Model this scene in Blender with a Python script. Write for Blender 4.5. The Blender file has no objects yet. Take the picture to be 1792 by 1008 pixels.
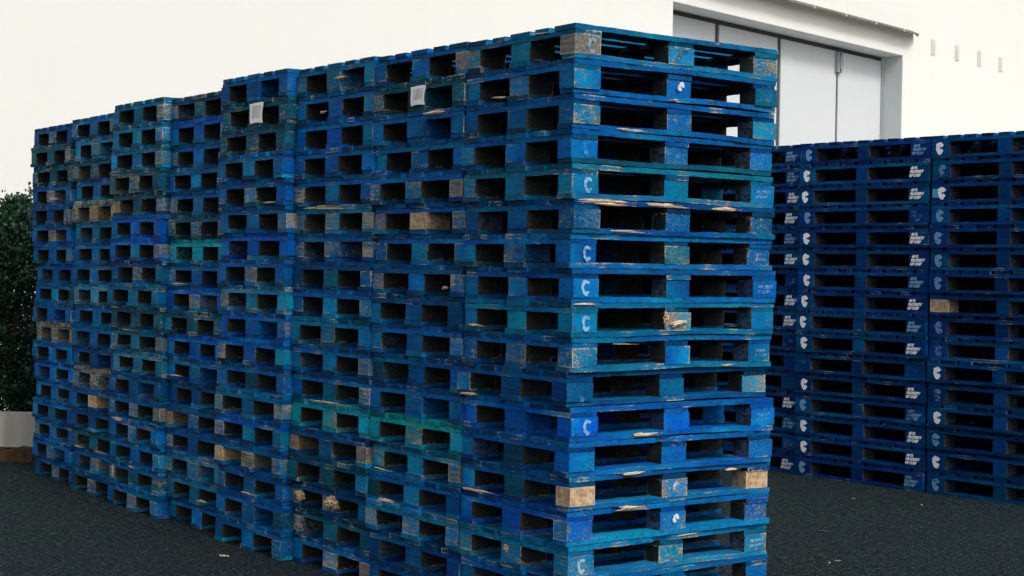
import bpy, math, random
from mathutils import Vector, Matrix, noise as mn
R = math.radians
random.seed(7)
SC = bpy.context.scene
COL = SC.collection

# ------------------------------------------------------------------ camera
CAM_H = 1.626
PITCH, ROLL = 0.01367, 0.015988
cd = bpy.data.cameras.new('camera')
cd.sensor_width = 36.0; cd.sensor_fit = 'HORIZONTAL'
cd.lens = 36.0 * 2739.17 / 1792.0
cd.clip_start = 0.05; cd.clip_end = 2000
cam = bpy.data.objects.new('camera', cd); COL.objects.link(cam)
_c, _s = math.cos(PITCH), math.sin(PITCH)
F_ = Vector((0, _c, -_s)); R0 = Vector((1, 0, 0)); U0 = Vector((0, _s, _c))
Rv = R0 * math.cos(ROLL) + U0 * math.sin(ROLL)
Uv = -R0 * math.sin(ROLL) + U0 * math.cos(ROLL)
M = Matrix((Rv, Uv, -F_)).transposed().to_4x4(); M.translation = Vector((0, 0, CAM_H))
cam.matrix_world = M
SC.camera = cam

# ------------------------------------------------------------------ light
SUN_EL, SUN_AZ = R(46), R(143)      # azimuth clockwise from +Y (camera forward)
W = bpy.data.worlds.new('World'); SC.world = W; W.use_nodes = True
nt = W.node_tree; bg = nt.nodes['Background']
sky = nt.nodes.new('ShaderNodeTexSky'); sky.sky_type = 'NISHITA'; sky.sun_disc = False
sky.sun_elevation = SUN_EL; sky.sun_rotation = SUN_AZ
sky.air_density = 1.0; sky.dust_density = 4.0; sky.ozone_density = 1.0
hs = nt.nodes.new('ShaderNodeHueSaturation'); hs.inputs['Saturation'].default_value = 0.5
nt.links.new(sky.outputs[0], hs.inputs['Color']); nt.links.new(hs.outputs[0], bg.inputs['Color'])
bg.inputs['Strength'].default_value = 0.12
sl = bpy.data.lights.new('sun', 'SUN'); sl.energy = 1.3; sl.angle = R(14); sl.color = (1.0, 0.965, 0.91)
sun = bpy.data.objects.new('sun', sl); COL.objects.link(sun)
sd = Vector((math.sin(SUN_AZ) * math.cos(SUN_EL), math.cos(SUN_AZ) * math.cos(SUN_EL), math.sin(SUN_EL)))
sun.rotation_euler = sd.to_track_quat('Z', 'Y').to_euler(); sun.location = sd * 60
SC.view_settings.view_transform = 'Standard'; SC.view_settings.look = 'None'
SC.view_settings.exposure = 0.37; SC.view_settings.gamma = 1.0
SC.render.resolution_x = 1024; SC.render.resolution_y = 576

# ------------------------------------------------------------------ node helpers
class NB:
    def __init__(s, name):
        s.m = bpy.data.materials.new(name); s.m.use_nodes = True
        s.t = s.m.node_tree; s.b = s.t.nodes['Principled BSDF']; s.out = s.t.nodes['Material Output']
    def n(s, typ, **kw):
        x = s.t.nodes.new(typ)
        for k, v in kw.items(): setattr(x, k, v)
        return x
    def put(s, sock, v):
        if hasattr(v, 'is_linked') or isinstance(v, bpy.types.NodeSocket): s.t.links.new(v, sock)
        else:
            if isinstance(v, tuple) and len(v) == 3 and sock.type == 'RGBA': v = (*v, 1)
            sock.default_value = v
    def math(s, op, a, b=None, c=None, clamp=False):
        x = s.n('ShaderNodeMath', operation=op); x.use_clamp = clamp
        s.put(x.inputs[0], a)
        if b is not None: s.put(x.inputs[1], b)
        if c is not None: s.put(x.inputs[2], c)
        return x.outputs[0]
    def vmath(s, op, a, b=None):
        x = s.n('ShaderNodeVectorMath', operation=op)
        s.put(x.inputs[0], a)
        if b is not None: s.put(x.inputs[1], b)
        return x.outputs[0]
    def ramp(s, v, a, b, o0=0.0, o1=1.0):
        x = s.n('ShaderNodeMapRange', interpolation_type='SMOOTHSTEP')
        s.put(x.inputs[0], v); s.put(x.inputs[1], a); s.put(x.inputs[2], b); s.put(x.inputs[3], o0); s.put(x.inputs[4], o1)
        return x.outputs[0]
    def mix(s, f, a, b, bt='MIX'):
        x = s.n('ShaderNodeMix', data_type='RGBA', blend_type=bt)
        s.put(x.inputs[0], f); s.put(x.inputs[6], a); s.put(x.inputs[7], b)
        return x.outputs[2]
    def noise(s, vec, scale, detail=4.0, rough=0.6, dist=0.0):
        x = s.n('ShaderNodeTexNoise'); s.put(x.inputs['Vector'], vec)
        x.inputs['Scale'].default_value = scale; x.inputs['Detail'].default_value = detail
        x.inputs['Roughness'].default_value = rough; x.inputs['Distortion'].default_value = dist
        return x.outputs[0]
    def attr(s, name):
        return s.n('ShaderNodeAttribute', attribute_name=name)

def simple(name, col, rough=0.7, spec=0.3):
    b = NB(name); b.b.inputs['Base Color'].default_value = (*col, 1)
    b.b.inputs['Roughness'].default_value = rough; b.b.inputs['Specular IOR Level'].default_value = spec
    return b.m

def mat_pallet():
    b = NB('painted_pallet_wood')
    oi = b.n('ShaderNodeObjectInfo')
    ed = b.attr('ed'); sep = b.n('ShaderNodeSeparateColor'); b.put(sep.inputs[0], ed.outputs['Color'])
    e = b.math('MINIMUM', b.math('MINIMUM', sep.outputs[0], sep.outputs[1]), b.math('MINIMUM', sep.outputs[2], ed.outputs['Alpha']))
    gc = b.attr('gc').outputs['Vector']
    off = b.math('MULTIPLY', oi.outputs['Random'], 37.0)
    cx = b.n('ShaderNodeCombineXYZ'); b.put(cx.inputs[0], off); b.put(cx.inputs[1], off); b.put(cx.inputs[2], off)
    p = b.vmath('ADD', gc, cx.outputs[0])
    grain = b.vmath('MULTIPLY', p, (1.0, 9.0, 9.0))
    pt = b.attr('pt').outputs['Fac']; bid = b.attr('bid').outputs['Fac']
    wear = oi.outputs['Alpha']; colr = oi.outputs['Color']
    n1 = b.noise(p, 34.0, 7.0, 0.74)            # blotches
    n2 = b.noise(grain, 9.0, 4.0, 0.65)         # grain streaks
    n3 = b.noise(p, 5.0, 2.0, 0.5)              # broad patches
    n4 = b.noise(p, 130.0, 3.0, 0.7)            # fine chips
    # edge chipping
    en = b.ramp(e, 0.0, b.math('MULTIPLY', b.ramp(n1, 0.42, 0.70), 0.026), 1.0, 0.0)
    en = b.math('MULTIPLY', en, b.ramp(b.math('ADD', n3, b.math('MULTIPLY', wear, 0.60)), 0.68, 0.80))
    # paint loss
    q = b.math('ADD', b.math('MULTIPLY', n1, 0.55), b.math('ADD', b.math('MULTIPLY', n2, 0.25), b.math('MULTIPLY', n3, 0.20)))
    q = b.math('ADD', q, b.math('MULTIPLY', b.math('SUBTRACT', n4, 0.5), 0.26))
    th = b.math('SUBTRACT', 0.72, b.math('MULTIPLY', wear, 0.42))
    loss = b.math('MULTIPLY', b.ramp(q, b.math('SUBTRACT', th, 0.035), b.math('ADD', th, 0.045)), b.ramp(wear, 0.0, 0.6, 0.6, 1.0))
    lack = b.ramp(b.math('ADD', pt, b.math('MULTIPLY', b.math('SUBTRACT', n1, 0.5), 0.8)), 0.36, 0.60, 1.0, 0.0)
    ev = b.ramp(e, 0.0010, b.math('ADD', 0.0016, b.math('MULTIPLY', b.ramp(n4, 0.35, 0.7), 0.0085)), 1.0, 0.0)
    ev = b.math('MULTIPLY', ev, b.ramp(b.math('ADD', b.math('ADD', b.math('MULTIPLY', n3, .6), b.math('MULTIPLY', n1, .4)), b.math('MULTIPLY', wear, 0.22)), 0.59, 0.69))
    ev = b.math('MULTIPLY', ev, b.ramp(pt, 0.5, 0.9))
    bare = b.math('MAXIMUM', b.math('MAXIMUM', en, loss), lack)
    # wood tones
    tan = b.mix(b.ramp(n2, 0.3, 0.7), (0.18, 0.15, 0.11), (0.44, 0.38, 0.28))
    grey = b.mix(b.ramp(n2, 0.3, 0.7), (0.09, 0.09, 0.075), (0.24, 0.22, 0.17))
    rnd2 = b.math('FRACT', b.math('MULTIPLY', oi.outputs['Random'], 17.31))
    woodp = b.mix(b.ramp(b.math('ADD', n3, b.math('MULTIPLY', b.math('SUBTRACT', rnd2, 0.5), 0.5)), 0.4, 0.62), grey, tan)
    orange = b.mix(b.ramp(n4, 0.42, 0.6), (0.12, 0.08, 0.045), (0.42, 0.26, 0.13))
    chip = b.math('GREATER_THAN', rnd2, 0.78)
    woodp = b.mix(b.math('MULTIPLY', chip, 0.8), woodp, orange)
    woodp = b.mix(b.ramp(wear, 0.76, 0.84), woodp, b.mix(b.ramp(b.math('ADD', n1, b.math('MULTIPLY', n2, .3)), 0.5, 0.78), (0.60, 0.47, 0.31), (0.34, 0.20, 0.10)))
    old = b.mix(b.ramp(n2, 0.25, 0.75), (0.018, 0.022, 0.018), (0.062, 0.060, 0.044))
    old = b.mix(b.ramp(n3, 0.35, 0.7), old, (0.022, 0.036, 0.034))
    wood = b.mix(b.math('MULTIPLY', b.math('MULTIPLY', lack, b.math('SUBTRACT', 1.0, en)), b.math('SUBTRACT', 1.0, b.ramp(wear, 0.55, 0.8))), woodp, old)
    # paint tones
    tone = b.math('ADD', b.math('MULTIPLY', b.math('ADD', n3, b.math('MULTIPLY', n2, 0.7)), 1.05), 0.16)
    tone = b.math('MULTIPLY', tone, b.math('ADD', 0.70, b.math('MULTIPLY', bid, 0.58)))
    hv = b.n('ShaderNodeHueSaturation'); b.put(hv.inputs['Color'], colr)
    b.put(hv.inputs['Hue'], b.math('SUBTRACT', 0.5, b.math('MULTIPLY', b.ramp(b.noise(p, 3.2, 1.0, 0.5), 0.42, 0.75), 0.035)))
    b.put(hv.inputs['Value'], tone)
    paint = b.mix(b.math('MULTIPLY', b.ramp(n2, 0.55, 0.75), 0.22), hv.outputs[0], (0.02, 0.16, 0.24))
    paint = b.mix(b.math('MULTIPLY', b.ramp(q, b.math('SUBTRACT', th, 0.16), th), 0.40), paint, (0.03, 0.22, 0.34))
    grime = b.ramp(b.math('ADD', n1, b.math('MULTIPLY', b.ramp(e, 0.0, 0.02, 1.0, 0.0), 0.06)), 0.50, 0.72)
    paint = b.mix(b.math('MULTIPLY', grime, 0.72), paint, (0.010, 0.020, 0.022))
    col = b.mix(bare, paint, wood)
    col = b.mix(b.math('MULTIPLY', ev, 0.8), col, (0.50, 0.50, 0.38))
    b.put(b.b.inputs['Base Color'], col)
    b.put(b.b.inputs['Roughness'], b.mix(bare, (0.7, 0.7, 0.7), (0.85, 0.85, 0.85)))
    b.b.inputs['Specular IOR Level'].default_value = 0.05
    bp = b.n('ShaderNodeBump'); bp.inputs['Strength'].default_value = 0.55; bp.inputs['Distance'].default_value = 0.004
    b.put(bp.inputs['Height'], b.math('ADD', n2, b.math('MULTIPLY', bare, -0.35)))
    b.put(b.b.inputs['Normal'], bp.outputs[0])
    return b.m
M_PAL = mat_pallet()

def mat_mark():
    b = NB('worn_stencil_paint')
    oi = b.n('ShaderNodeObjectInfo'); tc = b.n('ShaderNodeTexCoord')
    off = b.math('MULTIPLY', oi.outputs['Random'], 91.0)
    cx = b.n('ShaderNodeCombineXYZ'); b.put(cx.inputs[0], off); b.put(cx.inputs[1], off)
    p = b.vmath('ADD', tc.outputs['Object'], cx.outputs[0])
    n1 = b.noise(p, 60.0, 5.0, 0.7); n2 = b.noise(p, 16.0, 2.0, 0.5)
    q = b.math('ADD', b.math('MULTIPLY', n1, 0.55), b.math('MULTIPLY', n2, 0.45))
    th = b.math('SUBTRACT', 0.68, b.math('MULTIPLY', oi.outputs['Alpha'], 0.43))
    a = b.ramp(q, b.math('SUBTRACT', th, 0.09), b.math('ADD', th, 0.09))
    a = b.math('MULTIPLY', a, b.ramp(oi.outputs['Alpha'], 0.0, 0.9, 0.35, 1.0))
    b.put(b.b.inputs['Base Color'], oi.outputs['Color']); b.b.inputs['Roughness'].default_value = 0.6
    tr = b.n('ShaderNodeBsdfTransparent'); mx = b.n('ShaderNodeMixShader')
    b.put(mx.inputs[0], a); b.t.links.new(tr.outputs[0], mx.inputs[1]); b.t.links.new(b.b.outputs[0], mx.inputs[2])
    b.t.links.new(mx.outputs[0], b.out.inputs[0])
    return b.m
M_MARK = mat_mark()

def mat_splinter():
    b = NB('fresh_split_wood')
    tc = b.n('ShaderNodeTexCoord'); p = b.vmath('MULTIPLY', tc.outputs['Object'], (1, 8, 8))
    n = b.noise(p, 14, 5, 0.7)
    b.put(b.b.inputs['Base Color'], b.mix(b.ramp(n, 0.35, 0.65), (0.28, 0.17, 0.08), (0.72, 0.56, 0.36)))
    b.b.inputs['Roughness'].default_value = 0.85
    return b.m
M_SPL = mat_splinter()

def mat_asphalt():
    b = NB('asphalt')
    tc = b.n('ShaderNodeTexCoord'); p = tc.outputs['Object']
    n0 = b.noise(p, 0.45, 3, 0.55); n1 = b.noise(p, 60, 5, 0.75); n2 = b.noise(p, 2.6, 4, 0.6)
    v = b.n('ShaderNodeTexVoronoi'); b.put(v.inputs['Vector'], p); v.inputs['Scale'].default_value = 75
    sep = b.n('ShaderNodeSeparateColor'); b.put(sep.inputs[0], v.outputs['Color'])
    stone = b.math('MULTIPLY', b.ramp(v.outputs['Distance'], 0.18, 0.42, 1.0, 0.0), b.math('POWER', sep.outputs[0], 3.0))
    v2 = b.n('ShaderNodeTexVoronoi'); b.put(v2.inputs['Vector'], p); v2.inputs['Scale'].default_value = 38
    s2 = b.n('ShaderNodeSeparateColor'); b.put(s2.inputs[0], v2.outputs['Color'])
    chipm = b.math('MULTIPLY', b.ramp(v2.outputs['Distance'], 0.10, 0.2, 1.0, 0.0), b.math('GREATER_THAN', s2.outputs[0], 0.97))
    n5 = b.noise(p, 22, 4, 0.8)
    base = b.mix(b.ramp(b.math('ADD', b.math('MULTIPLY', n1, .45), b.math('MULTIPLY', n5, .55)), 0.42, 0.60), (0.0010, 0.0034, 0.0042), (0.0195, 0.0385, 0.0430))
    base = b.mix(b.ramp(n0, 0.35, 0.7), base, (0.0090, 0.0175, 0.0220))
    base = b.mix(b.math('MULTIPLY', b.ramp(n2, 0.5, 0.75), 0.4), base, (0.0150, 0.0200, 0.0165))
    base = b.mix(stone, base, (0.13, 0.165, 0.165))
    base = b.mix(b.math('MULTIPLY', chipm, 0.8), base, (0.26, 0.29, 0.27))
    b.put(b.b.inputs['Base Color'], base)
    b.b.inputs['Roughness'].default_value = 0.95; b.b.inputs['Specular IOR Level'].default_value = 0.08
    bp = b.n('ShaderNodeBump'); bp.inputs['Strength'].default_value = 0.8; bp.inputs['Distance'].default_value = 0.006
    b.put(bp.inputs['Height'], b.math('ADD', n1, v.outputs['Distance'])); b.put(b.b.inputs['Normal'], bp.outputs[0])
    return b.m

def mat_wall(name, c0, c1, dirt=0.35, sc=1.0):
    b = NB(name)
    tc = b.n('ShaderNodeTexCoord'); p = tc.outputs['Object']
    st = b.vmath('MULTIPLY', p, (1.0, 1.0, 0.07))
    n1 = b.noise(st, 3.2 * sc, 5, 0.65); n2 = b.noise(p, 0.6 * sc, 4, 0.6); n3 = b.noise(p, 40 * sc, 4, 0.7)
    f = b.math('MULTIPLY', b.ramp(b.math('ADD', b.math('MULTIPLY', n1, .6), b.math('MULTIPLY', n2, .4)), 0.45, 0.7), dirt)
    c = b.mix(f, c0, c1)
    c = b.mix(b.math('MULTIPLY', b.ramp(n3, 0.55, 0.8), dirt * 0.5), c, tuple(x * 0.75 for x in c0))
    b.put(b.b.inputs['Base Color'], c); b.b.inputs['Roughness'].default_value = 0.85; b.b.inputs['Specular IOR Level'].default_value = 0.2
    bp = b.n('ShaderNodeBump'); bp.inputs['Strength'].default_value = 0.25; bp.inputs['Distance'].default_value = 0.01
    b.put(bp.inputs['Height'], n3); b.put(b.b.inputs['Normal'], bp.outputs[0])
    return b.m

# ------------------------------------------------------------------ mesh builder
class MB:
    def __init__(s): s.v = []; s.f = []; s.ed = []; s.gc = []; s.pt = []; s.bid = []; s.mi = []
    def quad(s, pts, ed=None, gc=None, pt=1.0, bid=0.5):
        i = len(s.v); s.v += [tuple(p) for p in pts]; s.f.append(tuple(range(i, i + len(pts))))
        k = len(pts)
        s.ed += ed if ed else [(1, 1, 1, 1)] * k
        s.gc += gc if gc else [tuple(p) for p in pts]
        s.pt += [pt] * k; s.bid += [bid] * k
    def box(s, x0, x1, y0, y1, z0, z1, ax=0, seg=1, pt=None, seed=0.0, warp=None, bid=0.5, endk=0.75):
        """box with faces gridded along axis ax; pt = {'-x':..} paint coverage of each side"""
        lo = (x0, y0, z0); hi = (x1, y1, z1); P = {'-x': 1, '+x': 1, '-y': 1, '+y': 1, '-z': 1, '+z': 1}
        if pt: P.update(pt)
        for d in range(3):
            a, b_ = [(1, 2), (2, 0), (0, 1)][d]
            for sg in (0, 1):
                na = seg if a == ax else 1; nb = seg if b_ == ax else 1
                for i in range(na):
                    for j in range(nb):
                        ua, ub = i / na, (i + 1) / na; va, vb = j / nb, (j + 1) / nb
                        cs = [(ua, va), (ub, va), (ub, vb), (ua, vb)]
                        if sg == 0: cs.reverse()
                        pts = []; ed = []; gc = []
                        for (u, v) in cs:
                            p = [0, 0, 0]; p[d] = hi[d] if sg else lo[d]
                            la, lb = hi[a] - lo[a], hi[b_] - lo[b_]
                            p[a] = lo[a] + la * u; p[b_] = lo[b_] + lb * v
                            ed.append((u * la, (1 - u) * la, v * lb, (1 - v) * lb))
                            o = [p[ax], p[(ax + 1) % 3], p[(ax + 2) % 3]]
                            gc.append((o[0] + seed, o[1] + seed * 1.7, o[2] + d * 3.1))
                            pts.append(warp(Vector(p)) if warp else p)
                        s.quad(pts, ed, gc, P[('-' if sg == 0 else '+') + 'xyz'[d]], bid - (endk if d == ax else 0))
    def mesh(s, name, mats, smooth=False):
        me = bpy.data.meshes.new(name); me.from_pydata(s.v, [], s.f)
        for m in (mats if isinstance(mats, (list, tuple)) else [mats]): me.materials.append(m)
        n = len(me.loops)
        a = me.attributes.new('ed', 'FLOAT_COLOR', 'CORNER'); a.data.foreach_set('color', [x for t in s.ed for x in t])
        a = me.attributes.new('gc', 'FLOAT_VECTOR', 'CORNER'); a.data.foreach_set('vector', [x for t in s.gc for x in t])
        a = me.attributes.new('pt', 'FLOAT', 'CORNER'); a.data.foreach_set('value', s.pt)
        a = me.attributes.new('bid', 'FLOAT', 'CORNER'); a.data.foreach_set('value', s.bid)
        if s.mi: me.polygons.foreach_set('material_index', s.mi)
        me.update(); return me

def link(name, me, parent=None, loc=(0, 0, 0), rotz=0.0, color=None):
    o = bpy.data.objects.new(name, me); COL.objects.link(o)
    o.location = loc; o.rotation_euler = (0, 0, rotz)
    if parent: o.parent = parent
    if color: o.color = color
    return o
def empty(name, loc=(0, 0, 0), rotz=0.0):
    o = bpy.data.objects.new(name, None); COL.objects.link(o); o.location = loc; o.rotation_euler = (0, 0, rotz)
    o.empty_display_size = 0.1
    return o
def tag(o, label=None, cat=None, group=None, kind=None):
    if label: o['label'] = label
    if cat: o['category'] = cat
    if group: o['group'] = group
    if kind: o['kind'] = kind
    return o

def hsh(p, seed):
    return mn.noise_vector(Vector((p.x * 31.7 + seed, p.y * 37.1 - seed * 1.3, p.z * 29.3 + seed * 0.7)))
def warper(seed, jit=0.0012, sag=0.0, ax=0, chew=0.0, L=1.2, edge=None):
    """small irregularities, a slow bow along the board, and bites out of its outer edge"""
    def w(p):
        q = p + hsh(p, seed) * jit * 2
        t = p[ax] / L
        q.z += sag * (4 * (t - 0.5) ** 2 - 1) + sag * 0.6 * math.sin(t * 9 + seed)
        if chew:
            c = mn.noise(Vector((p[ax] * 7 + seed * 5, seed, 0.0)))
            c2 = mn.noise(Vector((p[ax] * 33 + seed * 3, seed, p.z * 60)))
            k = max(0.0, c - 0.18) * chew * 3 + max(0, c2) * 0.004
            o = edge[0]
            if abs(p[edge[1]] - o) < 1e-4: q[edge[1]] += k * (1 if edge[2] > 0 else -1)
        return q
    return w

# ------------------------------------------------------------------ pallets: 1.2 x 0.8 m (front row)
# local axes: x along the 1.2 m side (0..1.2), y across (0..0.8); y=0 faces the near side, x=0 faces the left row face
NV = 7
LX, LY, HP = 1.2, 0.8, 0.1476
ZB = 0.0228; ZK = ZB + 0.0800; ZS = ZK + 0.0222; ZD = HP - 0.0006
YB = [(0.0, 0.10), (0.3275, 0.4725), (0.70, 0.80)]
XB = [(0.0, 0.145), (0.5275, 0.6725), (1.055, 1.20)]
def sd_(): return random.uniform(0, 60)
A_deck, A_str, A_blk, A_bot = [], {}, {}, {}
for v in range(NV):
    b = MB(); y = 0.0
    for k, wd in enumerate((0.145, 0.100, 0.145, 0.100, 0.145)):
        s = sd_(); outer = k in (0, 4)
        j = random.uniform(-.004, .004) if not outer else 0
        ex = random.uniform(-.003, .004)
        wf = warper(s, 0.001, random.uniform(-0.0038, 0.002), 0, 0.02 if (outer and v > 1) else 0.0, 1.2, ((0.0, 1, 1) if k == 0 else (LY, 1, -1)))
        b.box(ex, LX - ex, y + j, min(y + wd + j, LY), ZS + 0.0004 * (k % 2), ZD, 0, 40 if outer else 8,
              {'-z': 0.30, '+y': 1 if k == 4 else .7, '-y': 1 if k == 0 else .7}, s, wf, random.random())
        y += wd + 0.04125
    A_deck.append(b.mesh('top_deck', M_PAL))
    for i in range(3):
        s = sd_(); b = MB()
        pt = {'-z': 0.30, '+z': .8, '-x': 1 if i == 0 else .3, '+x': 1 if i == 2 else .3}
        b.box(XB[i][0] + random.uniform(0, .005), XB[i][1] - random.uniform(0, .005), random.uniform(0, .005), LY - random.uniform(0, .005), ZK, ZS - .0004, 1, 26, pt, s,
              warper(s, 0.0014, random.uniform(-.002, .001), 1, 0.022 if (i == 0 and v > 2) else 0, .8, (XB[0][0], 0, 1)), random.random())
        A_str.setdefault(i, []).append(b.mesh('stringer', M_PAL))
        s = sd_(); b = MB(); y0, y1 = YB[i]
        chew = 0.03 if (i == 0 and v in (3, 4, 5)) else 0.012
        b.box(random.uniform(-.006, .004), LX - random.uniform(-.004, .004), y0 + random.uniform(-.004, .004), y1 + random.uniform(-.004, .004), 0.0004, ZB, 0, 44,
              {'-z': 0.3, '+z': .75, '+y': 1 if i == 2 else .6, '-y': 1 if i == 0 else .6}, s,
              warper(s, 0.0012, random.uniform(-.005, .003), 0, 0.0, 1.2, (y0, 1, 1)), random.random())
        A_bot.setdefault(i, []).append(b.mesh('bottom_board', M_PAL))
    for i in range(3):
        for j in range(3):
            s = sd_(); b = MB()
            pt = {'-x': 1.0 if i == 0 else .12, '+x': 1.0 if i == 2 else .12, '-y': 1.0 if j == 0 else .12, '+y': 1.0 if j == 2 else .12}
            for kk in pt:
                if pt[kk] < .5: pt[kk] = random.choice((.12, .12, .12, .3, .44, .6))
            r = lambda: random.uniform(-.003, .006)
            dx, dy = random.uniform(-.004, .004), random.uniform(-.004, .004)
            x0, x1 = XB[i]; y0, y1 = YB[j]
            a_ = random.uniform(-.025, .025) if v > 1 else 0.0
            cx_, cy_ = (x0 + x1) / 2, (y0 + y1) / 2
            def wf(p, s=s, a_=a_, cx_=cx_, cy_=cy_):
                q = p + hsh(p, s) * .0022
                ddx, ddy = q.x - cx_, q.y - cy_
                return Vector((cx_ + ddx * math.cos(a_) - ddy * math.sin(a_), cy_ + ddx * math.sin(a_) + ddy * math.cos(a_), q.z))
            b.box(x0 + r() + dx, x1 - r() + dx, y0 + r() + dy, y1 - r() + dy, ZB, ZK, 1, 3, pt, s, wf, random.random(), 0)
            A_blk.setdefault((i, j), []).append(b.mesh('block', M_PAL))

PAINT = {'b': (0.0003, 0.096, 0.350), 'v': (0.0003, 0.090, 0.46), 'n': (0.0003, 0.060, 0.230), 't': (0.0005, 0.135, 0.320),
         'd': (0.0015, 0.066, 0.125), 'g': (0.0020, 0.300, 0.420), 'c': (0.0020, 0.190, 0.44), 'w': (0.014, 0.036, 0.048)}
CNAME = {'b': 'blue', 'v': 'vivid blue', 'n': 'deep blue', 't': 'teal', 'd': 'grimy dark teal', 'g': 'bright turquoise', 'c': 'light blue', 'w': 'greyish brown'}
ORD = ['first', 'second', 'third', 'fourth', 'fifth', 'sixth', 'seventh', 'eighth', 'ninth', 'tenth', 'eleventh', 'twelfth', 'thirteenth', 'fourteenth', 'fifteenth', 'sixteenth', 'seventeenth', 'eighteenth']
MAP = ["tbbbtnbbtbnvbbvtbb", "bdbbbbbbnbbbgtbcnn", "tbvbbcbnbtbbgndndb", "bddbbbvbcvvbtvbbbb",
       "dvbbbdgbvdvbnbbctb", "tttddvvntdtcnbbbbb", "bcdbwtbbcbbnwbndbn", "nddbnbbvbbwbvbbbbn"]
for m_ in MAP: assert len(m_) == 18
# wear of single blocks: (column, row): {(i,j): wear}
SPW = {(0,1):{(0,0):.70,(2,0):.62,(0,2):.55,(1,0):.40,(0,1):.35}, (0,3):{(0,0):.42,(1,0):.42,(2,0):.44}, (0,4):{(2,0):.42,(0,2):.45},
       (0,2):{(0,1):.5}, (0,6):{(0,0):.5,(2,0):.5,(1,0):.4}, (0,7):{(1,0):.45,(2,0):.42,(0,1):.45}, (0,9):{(1,0):.5,(2,0):.35}, (0,10):{(0,1):.55,(0,0):.4,(0,2):.45},
       (0,11):{(2,0):.52}, (0,14):{(0,0):.86,(2,0):.85,(1,0):.55}, (0,15):{(0,0):.42,(2,0):.50,(1,0):.4}, (0,16):{(0,0):.5,(1,0):.45,(2,0):.45,(0,1):.5,(0,2):.5},
       (1,6):{(0,1):1.0,(0,2):.55,(0,0):.5}, (1,5):{(0,0):.62,(0,1):.5,(0,2):.45}, (1,8):{(0,2):.6}, (1,10):{(0,0):.45}, (1,14):{(0,0):.6,(0,2):.5}, (1,16):{(0,0):.45,(0,1):.45,(0,2):.45},
       (2,5):{(0,2):.6}, (2,6):{(0,0):.55,(0,1):.5,(0,2):.62}, (2,1):{(0,2):.5,(0,1):.45}, (2,7):{(0,2):.5,(0,1):.42}, (2,14):{(0,2):.72,(0,0):.75}, (2,16):{(0,2):.6,(0,1):.5}, (2,18):{(0,0):.65,(0,1):.5},
       (3,6):{(0,0):.55}, (3,9):{(0,2):.6}, (3,11):{(0,2):.55}, (3,13):{(0,2):.5,(0,0):.55}, (3,15):{(0,2):.82,(0,1):.75,(0,0):.5}, (3,16):{(0,2):.45},
       (4,1):{(0,2):.5}, (4,5):{(0,2):.5,(0,1):.45}, (4,14):{(0,2):.7,(0,0):.6}, (4,16):{(0,1):.45,(0,0):.5},
       (5,5):{(0,2):.65}, (5,11):{(0,0):.6,(0,2):.45}, (5,14):{(0,2):.5,(0,1):.55,(0,0):.7}, (5,17):{(0,2):.62,(0,0):.45}, (5,4):{(0,1):.55}, (5,12):{(0,2):.5},
       (6,5):{(0,0):.72,(0,1):.72,(0,2):.72}, (6,3):{(0,2):.65}, (6,1):{(0,0):.6}, (6,9):{(0,2):.55,(0,1):.45,(0,0):.45}, (6,13):{(0,0):.5,(0,1):.55,(0,2):.5}, (6,14):{(0,1):1.0},
       (7,11):{(0,0):.72,(0,1):.72,(0,2):.72}, (7,6):{(0,1):.7}, (7,4):{(0,1):.55}, (7,2):{(0,0):.55}, (7,16):{(0,2):.55}}
NOTE = {(0,1):'teal pallet with orange chipped corner block and dark stamp', (0,9):'teal pallet with its middle block broken open',
        (1,2):'dark teal pallet wearing a small white paper label', (3,2):'dark teal pallet wearing a large white paper label',
        (1,6):'blue pallet with one bare tan middle block', (6,14):'blue pallet with one bare tan middle block',
        (0,14):'blue pallet with bare pale corner blocks', (3,15):'blue pallet with bare tan blocks',
        (2,14):'deep blue pallet with bare tan end blocks', (6,5):'pallet with bare grey blocks'}

P0 = Vector((0.25034, 6.60016)); TH = 0.934183
RD = Vector((math.sin(TH), math.cos(TH))); LD = Vector((-math.cos(TH), math.sin(TH)))
ROTF = math.atan2(RD.y, RD.x)      # local +x -> RD ; local +y must be LD (RD turned +90)
PITCHV = 0.811
colout = [0.0, 0.0, 0.0, 0.055, 0.0, 0.05, 0.0, -0.01]     # pushed out towards the left side
colh = [1.0, 1.003, 1.008, 1.012, 0.995, 1.001, 0.987, 0.982]

def mark_mesh_logo(seed, ri=0.0055, op=24):
    """thick letter-C shaped emblem with a ragged outline, in the local XZ plane"""
    rnd = random.Random(seed); b = MB(); n = 22
    a0, a1 = R(op), R(360 - op); ro = 0.037
    pts = []
    for k in range(n + 1):
        a = a0 + (a1 - a0) * k / n
        lob = 1 + 0.07 * math.sin(a * 3 + .5) + rnd.uniform(-.09, .09)
        pts.append((Vector((math.cos(a) * ro * .82 * lob, 0, math.sin(a) * ro * 1.08 * lob)),
                    Vector((math.cos(a) * ri * (1 + rnd.uniform(-.1, .1)) + .003, 0, math.sin(a) * ri * 1.3))))
    for k in range(n):
        b.quad([pts[k][0], pts[k + 1][0], pts[k + 1][1], pts[k][1]])
    return b.mesh('emblem', M_MARK)
LOGOS = [mark_mesh_logo(k) for k in range(5)]
LOGOT = [mark_mesh_logo(k + 10, .016, 42) for k in range(5)]
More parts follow.
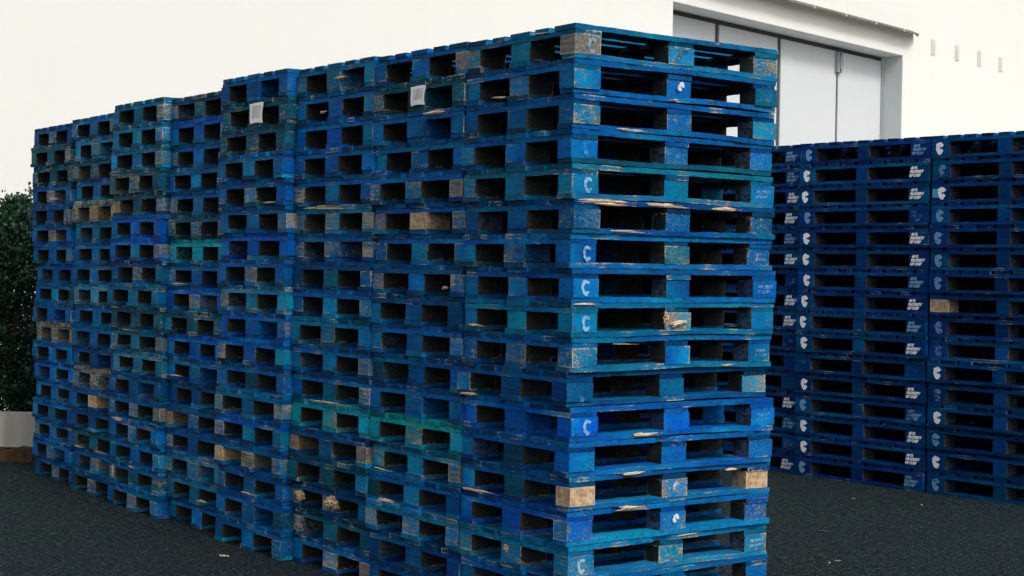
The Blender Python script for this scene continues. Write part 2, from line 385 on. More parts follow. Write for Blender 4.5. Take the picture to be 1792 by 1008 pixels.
def text_mesh(name, lines, size, mat, bold=0.012, sx=1.0, lh=1.0):
    cu = bpy.data.curves.new(name, 'FONT'); cu.body = '\n'.join(lines); cu.size = size; cu.offset = size * bold
    cu.align_x = 'LEFT'; cu.align_y = 'CENTER'; cu.space_line = lh; cu.resolution_u = 2
    o = bpy.data.objects.new(name, cu); COL.objects.link(o)
    dg = bpy.context.evaluated_depsgraph_get(); dg.update()
    me = bpy.data.meshes.new_from_object(o.evaluated_get(dg)); bpy.data.objects.remove(o); bpy.data.curves.remove(cu)
    me.name = name
    xs = [v.co.x for v in me.vertices]; ys = [v.co.y for v in me.vertices]; cx_, cy_ = (min(xs) + max(xs)) / 2, (min(ys) + max(ys)) / 2
    for v in me.vertices:
        x, y = (v.co.x - cx_) * sx, v.co.y - cy_
        v.co = (x + y * 0.26, 0, y)
    me.materials.clear(); me.materials.append(mat); me.update()
    return me
TXT = text_mesh('stencil_text', ['48 F2', 'PROPERTY', 'OF CHEP'], 0.0285, M_MARK, 0.085, 0.90, 1.03)
TXTS = text_mesh('stencil_text', ['PROPERTY', 'OF CHEP'], 0.020, M_MARK, 0.01, 0.95, 1.1)
DST = text_mesh('burned_stamp', ['STAHE', 'ITIT', 'IU'], 0.026, M_MARK, 0.01, 0.9, 1.0)

def mark(me, name, parent, x, y, z, wear, color=(.72, .80, .86), rz=0.0, sc=1.0, ry=0.0):
    o = link(name, me, parent, (x, y, z), rz, (*color, wear)); o.scale = (sc, sc, sc); o.rotation_euler = (0, ry, rz)
    return o

def splinter_mesh(L, seed, h=0.012, n=5, tan=True):
    """bundle of torn wood slivers along x, with real thickness"""
    rnd = random.Random(seed); b = MB()
    for k in range(n):
        x0 = rnd.uniform(0, .35) * L; x1 = L * rnd.uniform(.55, 1.0); z = rnd.uniform(-h, h) * .6; y = rnd.uniform(-.006, .004)
        t = rnd.uniform(.25, .5) * h; m = 7; tl = rnd.uniform(-.03, .03)
        prev = None
        for q in range(m + 1):
            u = q / m; x = x0 + (x1 - x0) * u; w = t * (math.sin(math.pi * min(1, u * 1.1 + .06)) ** .6 if u < .95 else .15) * rnd.uniform(.65, 1.2)
            zz = z + tl * (x - x0) + rnd.uniform(-.1, .1) * h; yy = y + rnd.uniform(-.001, .001)
            ring = [(x, yy - w * .8, zz), (x, yy, zz + w), (x, yy + w * .8, zz), (x, yy, zz - w)]
            if prev:
                for e in range(4): b.quad([prev[e], ring[e], ring[(e + 1) % 4], prev[(e + 1) % 4]])
            else: b.quad(ring[::-1])
            prev = ring
        b.quad(prev)
    return b.mesh('splinter', M_SPL)
def chunk_mesh(seed, r=(.05, .03, .035)):
    rnd = random.Random(seed); b = MB(); nu, nv_ = 22, 12
    def P(i, j):
        a = 2 * math.pi * (i % nu) / nu; e = -math.pi / 2 + math.pi * j / nv_
        d = Vector((math.cos(a) * math.cos(e), math.sin(a) * math.cos(e), math.sin(e)))
        k = 1 + .55 * mn.noise(d * 2.3 + Vector((seed, 0, 0))) + .6 * mn.noise(d * 6 + Vector((0, seed, 0)))
        return Vector((d.x * r[0] * k, d.y * r[1] * k, d.z * r[2] * k))
    for i in range(nu):
        for j in range(nv_):
            q = [P(i, j), P(i + 1, j), P(i + 1, j + 1), P(i, j + 1)]
            if j == 0: q = [q[0], q[2], q[3]]
            elif j == nv_ - 1: q = [q[0], q[1], q[2]]
            b.quad(q)
    return b.mesh('torn_wood', M_SPL)

def cvar(c, a=0.12):
    k = 1 + random.uniform(-a, a); h = random.uniform(-.12, .12)
    return (c[0] * k, c[1] * k * (1 + h), c[2] * k * (1 - h * .3))
def other(c):
    r = random.random()
    if r < .10: return PAINT['t']
    if r < .14: return PAINT['d']
    if r < .26: return PAINT['c']
    return c
PAL = {}
for c in range(8):
    z = 0.0
    offx, offy = 0.0, 0.0
    hk = colh[c]
    for r in range(18, 0, -1):                 # from the ground up
        code = MAP[c][r - 1]; col = PAINT[code]
        jx = random.gauss(0, .009) + colout[c] * -1; jy = random.gauss(0, .005)
        if c == 7: jx += random.choice((0, 0, .01, -.012)); jy = [.03, 0, 0, .03, .022, .008, -.006, 0, 0, .018, .012, .006, 0, .03, .024, .026, .022, .012][r - 1] + random.gauss(0, .003)
        if c == 0: jx *= .7; jy = random.gauss(0, .006) + .004 * (r < 4)
        if c == 0 and r == 18: jy = 0
        jy += (0, 0, 0, .004, .016, .03, .050, .085)[c] * (z / 2.6) + (0, 0, 0, 0, .01, .01, .008, .006)[c]
        org = P0 + RD * jx + LD * (c * PITCHV + jy)
        where = 'at the near corner' if c == 0 else ('in the farthest stack of the row' if c == 7 else '')
        nm = NOTE.get((c, r))
        stk = 'of the near corner stack' if c == 0 else ('of the far end stack' if c == 7 else 'of the %s stack from the near corner' % ORD[c])
        tb = 'topmost' if r == 1 else ('bottom one' if r == 18 else (ORD[r - 1] + ' from the top'))
        lab = (nm or (CNAME[code] + ' wooden pallet')) + ', ' + tb + ' ' + stk
        words = lab.split()
        if len(words) > 16: lab = (nm or CNAME[code] + ' pallet').replace(' wearing', ' with').replace('wooden ', '') + ', ' + tb.replace(' from the top', ' down') + ' ' + ('near corner stack' if c == 0 else ('far end stack' if c == 7 else ORD[c] + ' stack'))
        e = empty('pallet', (org.x, org.y, z), ROTF + random.gauss(0, R(.35)))
        e.rotation_euler[0] = random.gauss(0, R(.05)); e.rotation_euler[1] = random.gauss(0, R(.10))
        tag(e, lab, 'pallet', 'pallets in the long row of stacks'); PAL[(c, r)] = e
        e.scale = (1, 1, hk)
        wb = {'b': .10, 'v': .04, 'n': .10, 't': .16, 'd': .22, 'g': .10, 'c': .26, 'w': .52}[code]
        sp = SPW.get((c, r), {})
        rc = random.choice
        link('top_deck', rc(A_deck), e, color=(*cvar(col), wb + .05))
        for i in range(3):
            link('stringer', rc(A_str[i]), e, color=(*cvar(col), wb + random.uniform(-.08, .1)))
            bc = other(col) if code not in 'gd' else col
            link('bottom_board', rc(A_bot[i]), e, color=(*cvar(bc, .2), wb + random.uniform(-.08, .2)))
        e['_b'] = 0
        for i in range(3):
            for j in range(3):
                w_ = sp.get((i, j))
                if w_ is None: w_ = wb + random.uniform(-.08, .24)
                elif w_ < .6 and c == 0: w_ -= .05
                if i == 0 and c > 0 and w_ < .45 and random.random() < .20: w_ = random.uniform(.44, .56)
                bc = other(col) if random.random() < .5 else col
                if code == 'g': bc = col
                bo = link('block', rc(A_blk[(i, j)]), e, color=(*cvar(bc, .2), max(.02, w_)))
                if w_ > .8: bo['label'] = 'bare wooden block'
                if j == 0 and i == 0: e_c = bo
                if j == 0 and i == 1: e_m = bo
                if j == 0 and i == 2: e_r = bo
                if j == 1 and i == 0: e_lm = bo
                if j == 2 and i == 0: e_ll = bo
        del e['_b']
        PAL[(c, r, 'blk')] = (e_c, e_m, e_r, e_lm, e_ll)
        z += HP * hk

# marks on the near face of the corner stack
ZC = (ZB + ZK) / 2
LG = {1: .62, 2: .34, 3: .3, 4: .42, 5: .85, 7: .88, 8: .95, 9: .95, 10: .42, 11: .28, 12: .85, 16: .92, 17: .7}
for r, w in LG.items():
    mark(LOGOT[r % 5], 'emblem', PAL[(0, r, 'blk')][0], .080 + random.uniform(-.012, .012), -.0075, ZC + random.uniform(-.004, .004), w * .66, (.26, .54, .74), 0, .84)
TG = {1: .4, 2: .35, 5: .5, 7: .45, 8: .6, 10: .4, 12: .45, 16: .75}
for r, w in TG.items():
    mark(TXTS, 'stencil_text', PAL[(0, r, 'blk')][2], 1.13, -.0075, ZC, w * .8, (.42, .62, .72))
mark(DST, 'burned_stamp', PAL[(0, 1, 'blk')][1], .60, -.0078, ZC, .95, (.012, .03, .04), 0, .9)
for r, x, s_, w in ((2, .60, 3, .6), (15, .61, 1, .6), (14, .60, 2, .45)):
    mark(LOGOS[s_], 'paint_smear', PAL[(0, r, 'blk')][1], x, -.0078, ZC + .01, w, (.75, .80, .85), 0, .55, .8)

# splinters on the near face (x along the board, z above pallet base)
SPL = [(6, .02, .34, ZS + .012, .014, 9), (6, .40, .30, ZS + .010, .010, 6), (6, .78, .24, ZS + .008, .012, 7), (6, .18, .26, .012, .007, 4), (12, .33, .19, .016, .009, 7), (3, .22, .22, .010, .007, 4),
       (15, .26, .22, ZS + .016, .012, 6), (14, .28, .18, ZS + .018, .010, 5), (14, .90, .10, ZS - .004, .010, 3), (16, .62, .16, ZS + .014, .005, 3),
       (2, .52, .10, .010, .008, 3), (12, .62, .08, ZS, .004, 2), (10, .86, .13, .012, .006, 3), (9, 0.0, .16, ZS + .016, .007, 4), (10, .20, .22, ZS - .006, .003, 3), (1, .78, .07, ZS + .012, .004, 2)]
for k, (r, x, L, zz, h, n) in enumerate(SPL):
    link('splinter', splinter_mesh(L, 100 + k, h, n), PAL[(0, r)], (x, -.003, zz))
# broken middle block of the ninth pallet
o = link('torn_wood', splinter_mesh(.13, 301, .017, 7), PAL[(0, 9, 'blk')][1], (.545, -.012, ZB + .022)); o.rotation_euler = (0, -.22, 0)
o = link('torn_wood', chunk_mesh(3, (.010, .012, .030)), PAL[(0, 9, 'blk')][1], (.532, -.002, ZC + .01))
# splinters along the long row (left side of the pallets): y is the position across
SL = [(1, 3, .10, .26, ZS + .004, .013, 7), (1, 15, .52, .24, .010, .011, 6), (1, 14, .55, .24, .012, .006, 4), (2, 6, .10, .60, ZS + .014, .010, 8), (2, 13, .10, .50, ZD + .002, .008, 6),
      (2, 1, .26, .16, ZC + .01, .014, 6), (2, 2, .45, .12, ZC - .01, .012, 4), (5, 15, .45, .30, ZS + .010, .010, 5), (5, 10, .60, .20, ZS + .01, .008, 4), (5, 11, .2, .45, ZS + .012, .004, 3),
      (0, 9, .60, .20, ZB + .004, .010, 6), (0, 14, .45, .34, .010, .010, 5), (0, 11, .58, .20, .006, .008, 4), (3, 16, .20, .30, .014, .009, 5), (4, 17, .18, .20, ZB + .01, .010, 4),
      (4, 12, .55, .20, ZB + .006, .010, 4), (7, 4, .22, .22, ZB + .016, .014, 5), (6, 16, .1, .3, .014, .007, 4), (6, 16, .55, .22, .014, .007, 4), (0, 1, .12, .22, ZS + .004, .006, 4), (4, 8, .5, .25, .014, .008, 4),
      (1, 8, .10, .06, ZC - .02, .014, 5), (3, 5, .05, .2, .016, .006, 4), (0, 2, .45, .14, .020, .008, 4), (5, 17, .3, .18, ZS + .01, .006, 3)]
for k, (c, r, y, L, zz, h, n) in enumerate(SL):
    o = link('splinter', splinter_mesh(L, 500 + k, h, n), PAL[(c, r)], (-.004, y + L, zz)); o.rotation_euler = (0, 0, -math.pi / 2)
for k, (c, r, y, zz, rr) in enumerate([(2, 16, .36, ZC + .012, (.055, .026, .030)), (0, 16, .43, ZC + .015, (.017, .004, .015)), (2, 16, .70, ZC + .005, (.040, .012, .024)), (5, 17, .73, ZC + .01, (.016, .006, .036))]):
    o = link('torn_wood', chunk_mesh(20 + k, rr), PAL[(c, r)], (-.002, y, zz)); o.rotation_euler = (0, 0, -math.pi / 2)

# white paper labels
M_PAPER = simple('paper', (.95, .94, .92), .7); M_INK = simple('printed_ink', (.06, .06, .07), .7)
def paper(c, r, y, zz, w, h, seed, tilt):
    b = MB(); n = 6; rnd = random.Random(seed)
    def P(u, v, o=0): return Vector((-.012 - .006 * math.sin(u * 4 + v * 2) - o, y + (u - .5) * w * (1 - .12 * (1 - v)) + .006 * math.sin(v * 5), zz + (v - .5) * h + .004 * math.sin(u * 3)))
    for i in range(n):
        for j in range(n):
            b.quad([P(i / n, j / n), P((i + 1) / n, j / n), P((i + 1) / n, (j + 1) / n), P(i / n, (j + 1) / n)])
            b.quad([P(i / n, (j + 1) / n, -.0004), P((i + 1) / n, (j + 1) / n, -.0004), P((i + 1) / n, j / n, -.0004), P(i / n, j / n, -.0004)])
    po = link('paper_label', b.mesh('paper_label', M_PAPER), PAL[(c, r)])
    b = MB(); x = .14
    while x < .84:
        wd = rnd.choice((.007, .010, .016)); g = rnd.choice((.022, .03, .04))
        if wd + x < .86:
            v0 = rnd.choice((.28, .30, .22)); v1 = .86
            for q in range(4):
                a0, a1 = v0 + (v1 - v0) * q / 4, v0 + (v1 - v0) * (q + 1) / 4
                b.quad([P(x, a0, .0006), P(x + wd, a0, .0006), P(x + wd, a1, .0006), P(x, a1, .0006)])
        x += wd + g
    link('barcode', b.mesh('barcode', M_INK), po)
paper(3, 2, .350, ZC + .010, .185, .112, 3, 0)
paper(1, 2, .375, ZC + .008, .145, .092, 8, 0)

# ------------------------------------------------------------------ pallets: 1.2 x 1.0 m (dark stacks on the right)
# local: x along the 1.2 m face, y inwards 0..1.0, y=0 is the visible face
HQ = .165; QB = .022; QK = QB + .095; QS = QK + .024; QD = HQ - .0006
BX = [(0.0, .155), (.545, .655), (1.025, 1.20)]; BY = [(0, .145), (.43, .57), (.855, 1.0)]
def deckB(b, full=True):
    for k in range(9):
        x = k * .1375; s = sd_()
        b.box(x + random.uniform(-.003, .003) * (0 < k < 8), x + .1 + random.uniform(-.003, .003) * (0 < k < 8), random.uniform(0, .003), 1.0, QS + .0004, QD - .0003 * (k % 2), 1, 2, {'-z': .4}, s, warper(s, .0008), random.random())
def botB(b, which):
    s = sd_()
    if which == 0: b.box(0, 1.2, 0, .1, .0004, QB, 0, 16, {'-z': .4}, s, warper(s, .001, random.uniform(-.002, .001), 0), random.random())
    if which == 1: b.box(0, 1.2, .9, 1.0, .0004, QB, 0, 4, {'-z': .4}, s, None, random.random())
    if which == 2: b.box(.002, .1, .101, .899, .0004, QB - .001, 1, 4, {'-z': .4}, s, None, random.random())
    if which == 3: b.box(.55, .65, .101, .899, .0004, QB - .001, 1, 4, {'-z': .4}, s, None, random.random())
    if which == 4: b.box(1.1, 1.198, .101, .899, .0004, QB - .001, 1, 4, {'-z': .4}, s, None, random.random())
def strB(b, j):
    s = sd_(); b.box(0.001, 1.199, BY[j][0] + .001, BY[j][1] - .001, QK, QS, 0, 12, {'-z': .4}, s, warper(s, .0008), random.random())
def blkB(b, i, j):
    s = sd_(); r = lambda: random.uniform(0, .004)
    b.box(BX[i][0] + r(), BX[i][1] - r(), BY[j][0] + r(), BY[j][1] - r(), QB, QK, 0, 2, {'-x': 1 if i == 0 else .42, '+x': 1 if i == 2 else .42, '-y': 1 if j == 0 else .4, '+y': 1 if j == 2 else .4}, s, warper(s, .001), random.random(), 0)
B_deck, B_str, B_bot, B_blk, B_all = [], {}, {}, {}, []
for v in range(4):
    b = MB(); deckB(b); B_deck.append(b.mesh('top_deck', M_PAL))
    for j in range(3):
        b = MB(); strB(b, j); B_str.setdefault(j, []).append(b.mesh('stringer', M_PAL))
        for i in range(3):
            b = MB(); blkB(b, i, j); B_blk.setdefault((i, j), []).append(b.mesh('block', M_PAL))
    for k in range(5):
        b = MB(); botB(b, k); B_bot.setdefault(k, []).append(b.mesh('bottom_board', M_PAL))
    b = MB(); deckB(b)
    for j in range(3):
        strB(b, j)
        for i in range(3): blkB(b, i, j)
    for k in range(5): botB(b, k)
    B_all.append(b.mesh('pallet', M_PAL))
Q1 = Vector((3.079, 11.584)); TQ = Vector((.665, -.747)).normalized(); NQ = Vector((-TQ.y, TQ.x))
ROTQ = math.atan2(TQ.y, TQ.x)
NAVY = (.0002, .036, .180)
WLG = [.62, 1, .8, .55, 1, 1, .9, 1, .75, 1, .2, 1, .6, .9, 1, .65]
WTX = [.6, 1, .75, .35, 1, .9, .65, .75, .65, 1, .15, .85, .55, .85, .85, .6]
WTA = [.7, .65, .75, .75, .7, .8, .3, .85, .85, .35, .1, .2, .9, .7, .35, .8]
WLC = [1, .4, .85, .55, .55, .55, .5, 0, .45, .35, .95, .4, 1, .6, 1, .55]
names = {0: 'of the dark stack with the clearest marks', 1: 'of the dark stack at the right edge', -1: 'of the dark stack peeking past the front row', -2: 'of the dark stack hidden behind the front row'}
for c in (-2, -1, 0, 1):
    for r in range(16, 0, -1):
        z = (16 - r) * HQ
        jx = random.gauss(0, .004) + (.012 if c == 1 else 0); jy = random.gauss(0, .006)
        base = Q1 + TQ * ((c - 1) * 1.205 + jx + (.0)) + NQ * (jy + (.05 if c == -1 else 0) + (.08 if c == -2 else 0))
        rz = ROTQ + random.gauss(0, R(.2))
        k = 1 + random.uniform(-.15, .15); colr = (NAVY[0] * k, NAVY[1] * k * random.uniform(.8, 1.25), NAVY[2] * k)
        tb = 'topmost' if r == 1 else ('bottom one' if r == 16 else ORD[r - 1] + ' from the top')
        lab = 'navy pallet, ' + tb + ' ' + names[c]
        if c == 1 and r == 8: lab = 'navy pallet with one bare wooden corner block, ' + 'in the stack at the right edge'
        if c == -2:
            o = link('pallet', random.choice(B_all), None, (base.x, base.y, z), rz, (*colr, .12))
            tag(o, lab, 'pallet', 'dark pallets in the stacks on the right'); continue
        e = empty('pallet', (base.x, base.y, z), rz); tag(e, lab, 'pallet', 'dark pallets in the stacks on the right')
        rc = random.choice
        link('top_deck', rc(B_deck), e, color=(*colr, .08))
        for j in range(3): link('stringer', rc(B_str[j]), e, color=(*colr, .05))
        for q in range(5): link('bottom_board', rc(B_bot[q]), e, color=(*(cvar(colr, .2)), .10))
        for i in range(3):
            for j in range(3):
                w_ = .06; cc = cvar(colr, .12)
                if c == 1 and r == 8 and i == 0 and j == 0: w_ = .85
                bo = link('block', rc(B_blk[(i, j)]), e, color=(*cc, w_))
                if w_ > .8: bo['label'] = 'bare wooden corner block'
                if j: continue
                zc = (QB + QK) / 2
                if i == 0 and c in (0, 1):
                    w = (WLG if c == 0 else WLC)[r - 1]
                    if w > 0:
                        cm = (.90, .94, .97) if w > .7 else (.16, .36, .62)
                        mark(LOGOS[(r * 3 + c) % 5], 'emblem', bo, .085 + random.uniform(-.012, .012), -.006, zc + .002, min(1.0, w * 1.15), cm, 0, 1.12)
                    if c == 1 and r == 3:
                        bb = MB(); bb.quad([(0.01, -.005, zc - .030), (.075, -.005, zc - .030), (.075, -.005, zc + .034), (.01, -.005, zc + .034)])
                        link('painted_patch', bb.mesh('painted_patch', M_MARK), bo, color=(.06, .33, .55, .9))
                if i == 2 and c in (0, -1):
                    w = (WTX if c == 0 else WTA)[r - 1]
                    cm = (.90, .94, .97) if w > .7 else (.20, .42, .62)
                    mark(TXT, 'stencil_text', bo, 1.105 + random.uniform(-.01, .01), -.006, zc + .002, w * (1 if c == 0 else .8), cm, 0, .95)
# second line of stacks behind: only what closes the view through the openings
for c in (-2, -1, 0, 1):
    for r in range(16, 0, -1):
        base = Q1 + TQ * ((c - 1) * 1.205) + NQ * 1.12
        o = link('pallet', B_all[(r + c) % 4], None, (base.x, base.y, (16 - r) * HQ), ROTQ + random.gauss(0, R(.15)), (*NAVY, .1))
        tag(o, 'navy pallet hidden in the rear line behind the dark stacks', 'pallet', 'pallets in the rear line')

# ------------------------------------------------------------------ setting
b = MB(); b.quad([(-150, -60, 0), (150, -60, 0), (150, 250, 0), (-150, 250, 0)])
g = link('ground', b.mesh('ground', mat_asphalt())); tag(g, kind='structure')

# ---- warehouse
K = 1.1
HLN = 1.626 + 3.974 * K            # door lintel height
A0 = Vector((2.3212 * K, 23.2672 * K)); A1 = Vector((7.0763 * K, 28.6709 * K))
WD = (A1 - A0).normalized(); WN = Vector((-WD.y, WD.x))       # WN points into the building
LDOOR = (A1 - A0).length
wroot = empty('warehouse', (A0.x, A0.y, 0), math.atan2(WD.y, WD.x))
tag(wroot, 'white rendered warehouse with a large recessed sliding door behind the pallet stacks', 'building')
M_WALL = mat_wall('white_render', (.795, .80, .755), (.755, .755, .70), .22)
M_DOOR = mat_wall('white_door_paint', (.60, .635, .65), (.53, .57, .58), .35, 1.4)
M_REV = mat_wall('shaded_reveal_render', (.52, .56, .58), (.46, .50, .52), .3, 1.4)  # bluish-grey shade of the door recess put into the render colour
M_SEAL = simple('dark_seal', (.060, .072, .078), .6)
M_RUST = mat_wall('weathered_metal', (.22, .20, .17), (.10, .085, .065), .8, 4)
HW = 11.0; XL, XR = -26.0, 34.0; DEP = 14.0; RC = .42
b = MB()
def bx(b, x0, x1, y0, y1, z0, z1): b.box(x0, x1, y0, y1, z0, z1)
# wall as solid blocks round the opening (thickness RC + back)
bx(b, XL, 0, 0, .6, 0, HW); bx(b, LDOOR, XR, 0, .6, 0, HW); bx(b, 0, LDOOR, 0, .6, HLN, HW)
bx(b, XL, XL + .6, .6, DEP, 0, HW); bx(b, XR - .6, XR, .6, DEP, 0, HW); bx(b, XL + .6, XR - .6, DEP - .6, DEP, 0, HW)
link('wall', b.mesh('wall', M_WALL), wroot)
b = MB(); bx(b, XL - .2, XR + .2, -.2, DEP + .2, HW + .002, HW + .3); link('roof', b.mesh('roof', M_RUST), wroot)
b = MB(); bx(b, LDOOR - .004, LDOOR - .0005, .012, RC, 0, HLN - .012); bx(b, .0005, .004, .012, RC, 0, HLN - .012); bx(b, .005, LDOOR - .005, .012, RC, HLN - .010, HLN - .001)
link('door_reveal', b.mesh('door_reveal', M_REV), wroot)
def wall_t(px, d=0.0):
    """distance along the wall of the point seen at photo column px (near the lintel), set back by d"""
    k = (px - 896) / 2739.17
    ox, oy = A0.x + WN.x * d, A0.y + WN.y * d
    return (k * oy - ox) / (WD.x - k * WD.y)
# door panels
edges = [wall_t(x - 6, RC + .03) for x in (1140, 1253, 1362, 1464, 1549)]
edges[0] = 0.02; edges[-1] = LDOOR - .03
edges = [0.02] + [edges[0] + (edges[1] - edges[0]) * .5] + edges[1:] if (edges[1] - edges[0]) > 2.6 else edges
gp = [0.0] + [.13] * (len(edges) - 3) + [.08, .06]
for k in range(len(edges) - 1):
    b = MB(); x0 = edges[k] + gp[k] / 2; x1 = edges[k + 1] - gp[k + 1] / 2
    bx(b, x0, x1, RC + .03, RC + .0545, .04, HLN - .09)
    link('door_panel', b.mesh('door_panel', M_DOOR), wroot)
b = MB(); bx(b, .006, LDOOR - .006, RC + .055, RC + .16, 0.01, HLN - .012); link('door_seal', b.mesh('door_seal', M_SEAL), wroot)
b = MB(); hx = edges[-2]
bx(b, hx - .10, hx - .03, RC - .04, RC + .028, HLN - .50, HLN - .12); bx(b, hx + .03, hx + .10, RC - .04, RC + .028, HLN - .50, HLN - .12); bx(b, hx - .03, hx + .03, RC - .06, RC + .02, HLN - .44, HLN - .18)
link('door_roller', b.mesh('door_roller', simple('galvanised_metal', (.30, .33, .35), .5, .5)), wroot)
# canopy strip over the door
zc = HLN + .44
b = MB()
c0, c1 = -4.0, LDOOR + .42
n = 60
for k in range(n):
    xa, xb = c0 + (c1 - c0) * k / n, c0 + (c1 - c0) * (k + 1) / n
    def prof(x):
        t = .006 * math.sin(x * 3.1) + .004 * math.sin(x * 11)
        dd = .26 if x < c1 - .25 else .26 - (x - c1 + .25) * .6
        return [(x, -.001, zc + .10), (x, -dd, zc + t), (x, -dd, zc - .03 + t), (x, -.001, zc + .05)]
    a, d = prof(xa), prof(xb)
    for e_ in range(4): b.quad([a[e_], d[e_], d[(e_ + 1) % 4], a[(e_ + 1) % 4]])
    if k == 0: b.quad(a[::-1])
    if k == n - 1: b.quad(d)
cn = link('canopy', b.mesh('canopy', M_RUST), wroot)
b = MB()
for k in range(9):
    x = c1 - .9 - k * 1.15; bx(b, x, x + .035, -.275, -.255, zc - .045, zc + .01)
link('bracket', b.mesh('bracket', simple('pale_bracket', (.55, .52, .45), .6)), cn)
# four small vent plates
M_VENT = mat_wall('vent_plate', (.70, .66, .61), (.58, .52, .46), .5, 6)
for x, y in ((1630, 83), (1672, 93), (1711, 103), (1748, 113)):
    t = wall_t(x - 6)
    P = A0 + WD * t
    yr = 504 + (x - 896) * .016 - (PITCH * 2739)   # horizon row
    zz = 1.626 + (yr - y) / 2739.17 * P.y
    b = MB(); bx(b, t - .085, t + .085, -.018, -.0005, zz - .16, zz + .16)
    vp = link('vent_plate', b.mesh('vent_plate', M_VENT), wroot)
    b = MB()
    for s_ in range(5): bx(b, t - .05, t + .05, -.026, -.0185, zz - .12 + s_ * .055, zz - .095 + s_ * .055)
    link('slat', b.mesh('slat', M_VENT), vp)

b = MB(); b.quad([(-3, -7.5, .004), (XR, -7.5, .004), (XR, -.001, .004), (-3, -.001, .004)])  # unseen pale ground, added to bounce light onto the door soffit and jamb
ap = link('bounce_ground', b.mesh('bounce_ground', mat_wall('pale_bounce_ground', (.50, .49, .45), (.38, .37, .34), .6, 1)), None, tuple(wroot.location), wroot.rotation_euler[2]); tag(ap, kind='structure')

# ---- low planter wall and hedge on the left
lw = empty('planter_wall', (-3.2, 12.40, 0), R(180 - 2)); tag(lw, 'low white concrete planter wall with a brown base beyond the far end stack', 'wall')
b = MB(); s = 5.3; b.box(-.6, 9, -.42, -.22, .101, .372, 0, 40, None, s, warper(s, .004)); link('coping', b.mesh('coping', mat_wall('pale_concrete', (.46, .445, .38), (.26, .25, .20), .8, 2.5)), lw)
b = MB(); b.box(-.6, 9, -.42, -.08, -.03, .100, 0, 150, None, s, warper(s, .022)); link('base', b.mesh('base', mat_wall('brown_base', (.075, .045, .020), (.018, .014, .008), 1.0, 9)), lw)

M_LEAF = None
def mat_leaf():
    b = NB('hedge_leaf'); oi = b.attr('bid').outputs['Fac']
    b.put(b.b.inputs['Base Color'], b.mix(oi, (.007, .027, .016), (.034, .095, .045)))
    b.b.inputs['Roughness'].default_value = .55; b.b.inputs['Specular IOR Level'].default_value = .3
    return b.m
M_LEAF = mat_leaf(); M_BARK = mat_wall('bark', (.06, .045, .03), (.03, .022, .015), .8, 8)
def tree(x, y, h, rad, label, seed, nleaf=9000, topk=1.0):
    rnd = random.Random(seed)
    t = empty('evergreen_tree', (x, y, .05)); tag(t, label, 'tree', 'evergreen trees behind the planter wall')
    b = MB(); m = 10
    def ring(k, n=8):
        zz = h * .93 * k / m; rr = .05 * (1 - .85 * k / m) + .006; ox = .04 * math.sin(k * .9 + seed); return [(ox + rr * math.cos(a * 2 * math.pi / n), rr * math.sin(a * 2 * math.pi / n), zz) for a in range(n)]
    for k in range(m):
        a, c = ring(k), ring(k + 1)
        for e_ in range(8): b.quad([a[e_], a[(e_ + 1) % 8], c[(e_ + 1) % 8], c[e_]])
    twigs = []
    for k in range(260):
        z0 = h * rnd.uniform(.06, .97); f = z0 / h
        R_ = rad * (1.0 if f < .55 else max(.12, 1 - ((f - .55) / .45) ** 1.3)) * rnd.uniform(.72, 1.12)
        a = rnd.uniform(0, 2 * math.pi); up = rnd.uniform(.2, .6) * R_ + (.18 * f)
        p0 = Vector((0, 0, z0)); p1 = Vector((math.cos(a) * R_, math.sin(a) * R_, z0 + up)); twigs.append((p0, p1))
    for k in range(int(14 * topk)):
        a = rnd.uniform(0, 2 * math.pi); rr = rad * rnd.uniform(.1, .75); p0 = Vector((math.cos(a) * rr * .6, math.sin(a) * rr * .6, h * rnd.uniform(.72, .85)))
        twigs.append((p0, Vector((math.cos(a) * rr, math.sin(a) * rr, h * rnd.uniform(.90, 1.12)))))
    for p0, p1 in twigs:
        w = .007; d = (p1 - p0)
        q = [p0 + Vector((w, 0, 0)), p0 + Vector((-w, 0, 0)), p1]; b.quad(q); b.quad([p0 + Vector((0, w, 0)), p0 + Vector((0, -w, 0)), p1])
    link('trunk', b.mesh('trunk', M_BARK), t)
    b = MB()
    for k in range(nleaf):
        p0, p1 = rnd.choice(twigs); u = rnd.uniform(.12, 1.02) ** .8
        p = p0.lerp(p1, u) + Vector((rnd.gauss(0, .05), rnd.gauss(0, .05), rnd.gauss(0, .045))) * (1.15 - u * .45)
        d = ((p1 - p0).normalized() + Vector((rnd.gauss(0, .6), rnd.gauss(0, .6), rnd.gauss(0, .5)))).normalized()
        L = rnd.uniform(.022, .045); sd2 = d.cross(Vector((rnd.uniform(-1, 1), rnd.uniform(-1, 1), rnd.uniform(-1, 1)))).normalized() * L * .36
        b.quad([p - d * L * .5, p + sd2, p + d * L * .5, p - sd2], bid=rnd.random() ** 1.6)
    link('crown', b.mesh('crown', M_LEAF), t)
tree(-4.22, 13.30, 1.93, .50, 'tall dark evergreen right beside the far end stack', 1, 48000, 1.6)
tree(-4.95, 13.15, 1.98, .55, 'dark evergreen at the very left edge behind the planter wall', 2, 42000, 1.6)
tree(-5.75, 13.3, 2.3, .55, 'dark evergreen beyond the left edge of the hedge', 3, 16000)

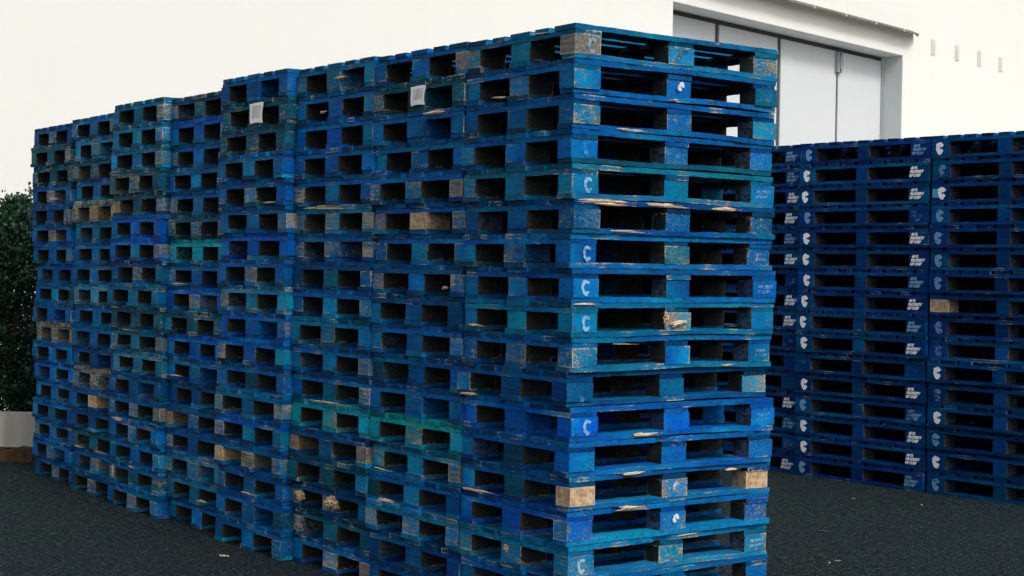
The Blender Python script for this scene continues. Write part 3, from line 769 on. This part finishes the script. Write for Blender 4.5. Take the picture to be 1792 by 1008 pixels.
# ---- litter on the asphalt
def ground_at(px, py):
    x = px - 896; y = py - 504; cr, sr = math.cos(ROLL), math.sin(ROLL)
    xx = x * cr + y * sr; yy = -x * sr + y * cr; f = 2739.17
    d = Vector((xx / f, _c - _s * yy / f, -_s - _c * yy / f)); t = -CAM_H / d.z
    return Vector((d.x * t, d.y * t, 0))
def scrap(name, label, cat, px, py, size, mat, seed, group=None, rise=.5):
    rnd = random.Random(seed); p = ground_at(px, py); b = MB(); n = 5
    H = {(i, j): (rnd.uniform(0, 1) * rise * size * .5 + .003) for i in range(n + 1) for j in range(n + 1)}
    def P(i, j, o=0):
        u, v = i / n - .5, j / n - .5
        return Vector((u * size * (1.3 - abs(v)) + .1 * size * math.sin(v * 7), v * size * .7 * (1.25 - abs(u) * 1.6), H[(i, j)] - o))
    for i in range(n):
        for j in range(n):
            b.quad([P(i, j), P(i + 1, j), P(i + 1, j + 1), P(i, j + 1)]); b.quad([P(i, j + 1, .0012), P(i + 1, j + 1, .0012), P(i + 1, j, .0012), P(i, j, .0012)])
    o = link(name, b.mesh(name, mat), None, (p.x, p.y, .001), rnd.uniform(0, 3)); tag(o, label, cat, group); return o
scrap('paper_scrap', 'crumpled white paper scrap on the asphalt beside the front row', 'litter', 400, 943, .055, M_PAPER, 1, rise=1)
M_DRY = simple('dry_leaf', (.42, .33, .20), .8)
scrap('dry_leaf', 'pale dry leaf lying on asphalt in front of the paper scrap', 'leaf', 392, 975, .050, M_DRY, 2, rise=.4)
scrap('dry_leaf', 'small orange fleck of leaf on asphalt nearest the dark stacks', 'leaf', 1493, 874, .022, M_DRY, 3, rise=.6)
scrap('dry_leaf', 'dull brown leaf on the asphalt below the dark stacks', 'leaf', 1440, 931, .05, simple('brown_leaf', (.09, .055, .03), .8), 4, rise=.3)
o = link('twig', splinter_mesh(.055, 77, .004, 3), None, tuple(ground_at(1460, 983) + Vector((0, 0, .004)))); tag(o, 'short pale wood sliver on the asphalt at lower right', 'wood sliver')
# bright pebbles
peb = random.Random(5)
for k, (px, py) in enumerate([(1452, 985), (1613, 884), (571, 990)]):
    p = ground_at(px, py); s_ = peb.uniform(.003, .004)
    o = link('pebble', chunk_mesh(60 + k, (s_, s_ * .8, s_ * .6)), None, (p.x, p.y, s_ * .45)); o.data.materials.clear(); o.data.materials.append(M_PAPER)
    tag(o, 'tiny pale pebble lying loose on the dark asphalt', 'pebble', 'pale pebbles scattered on the asphalt')
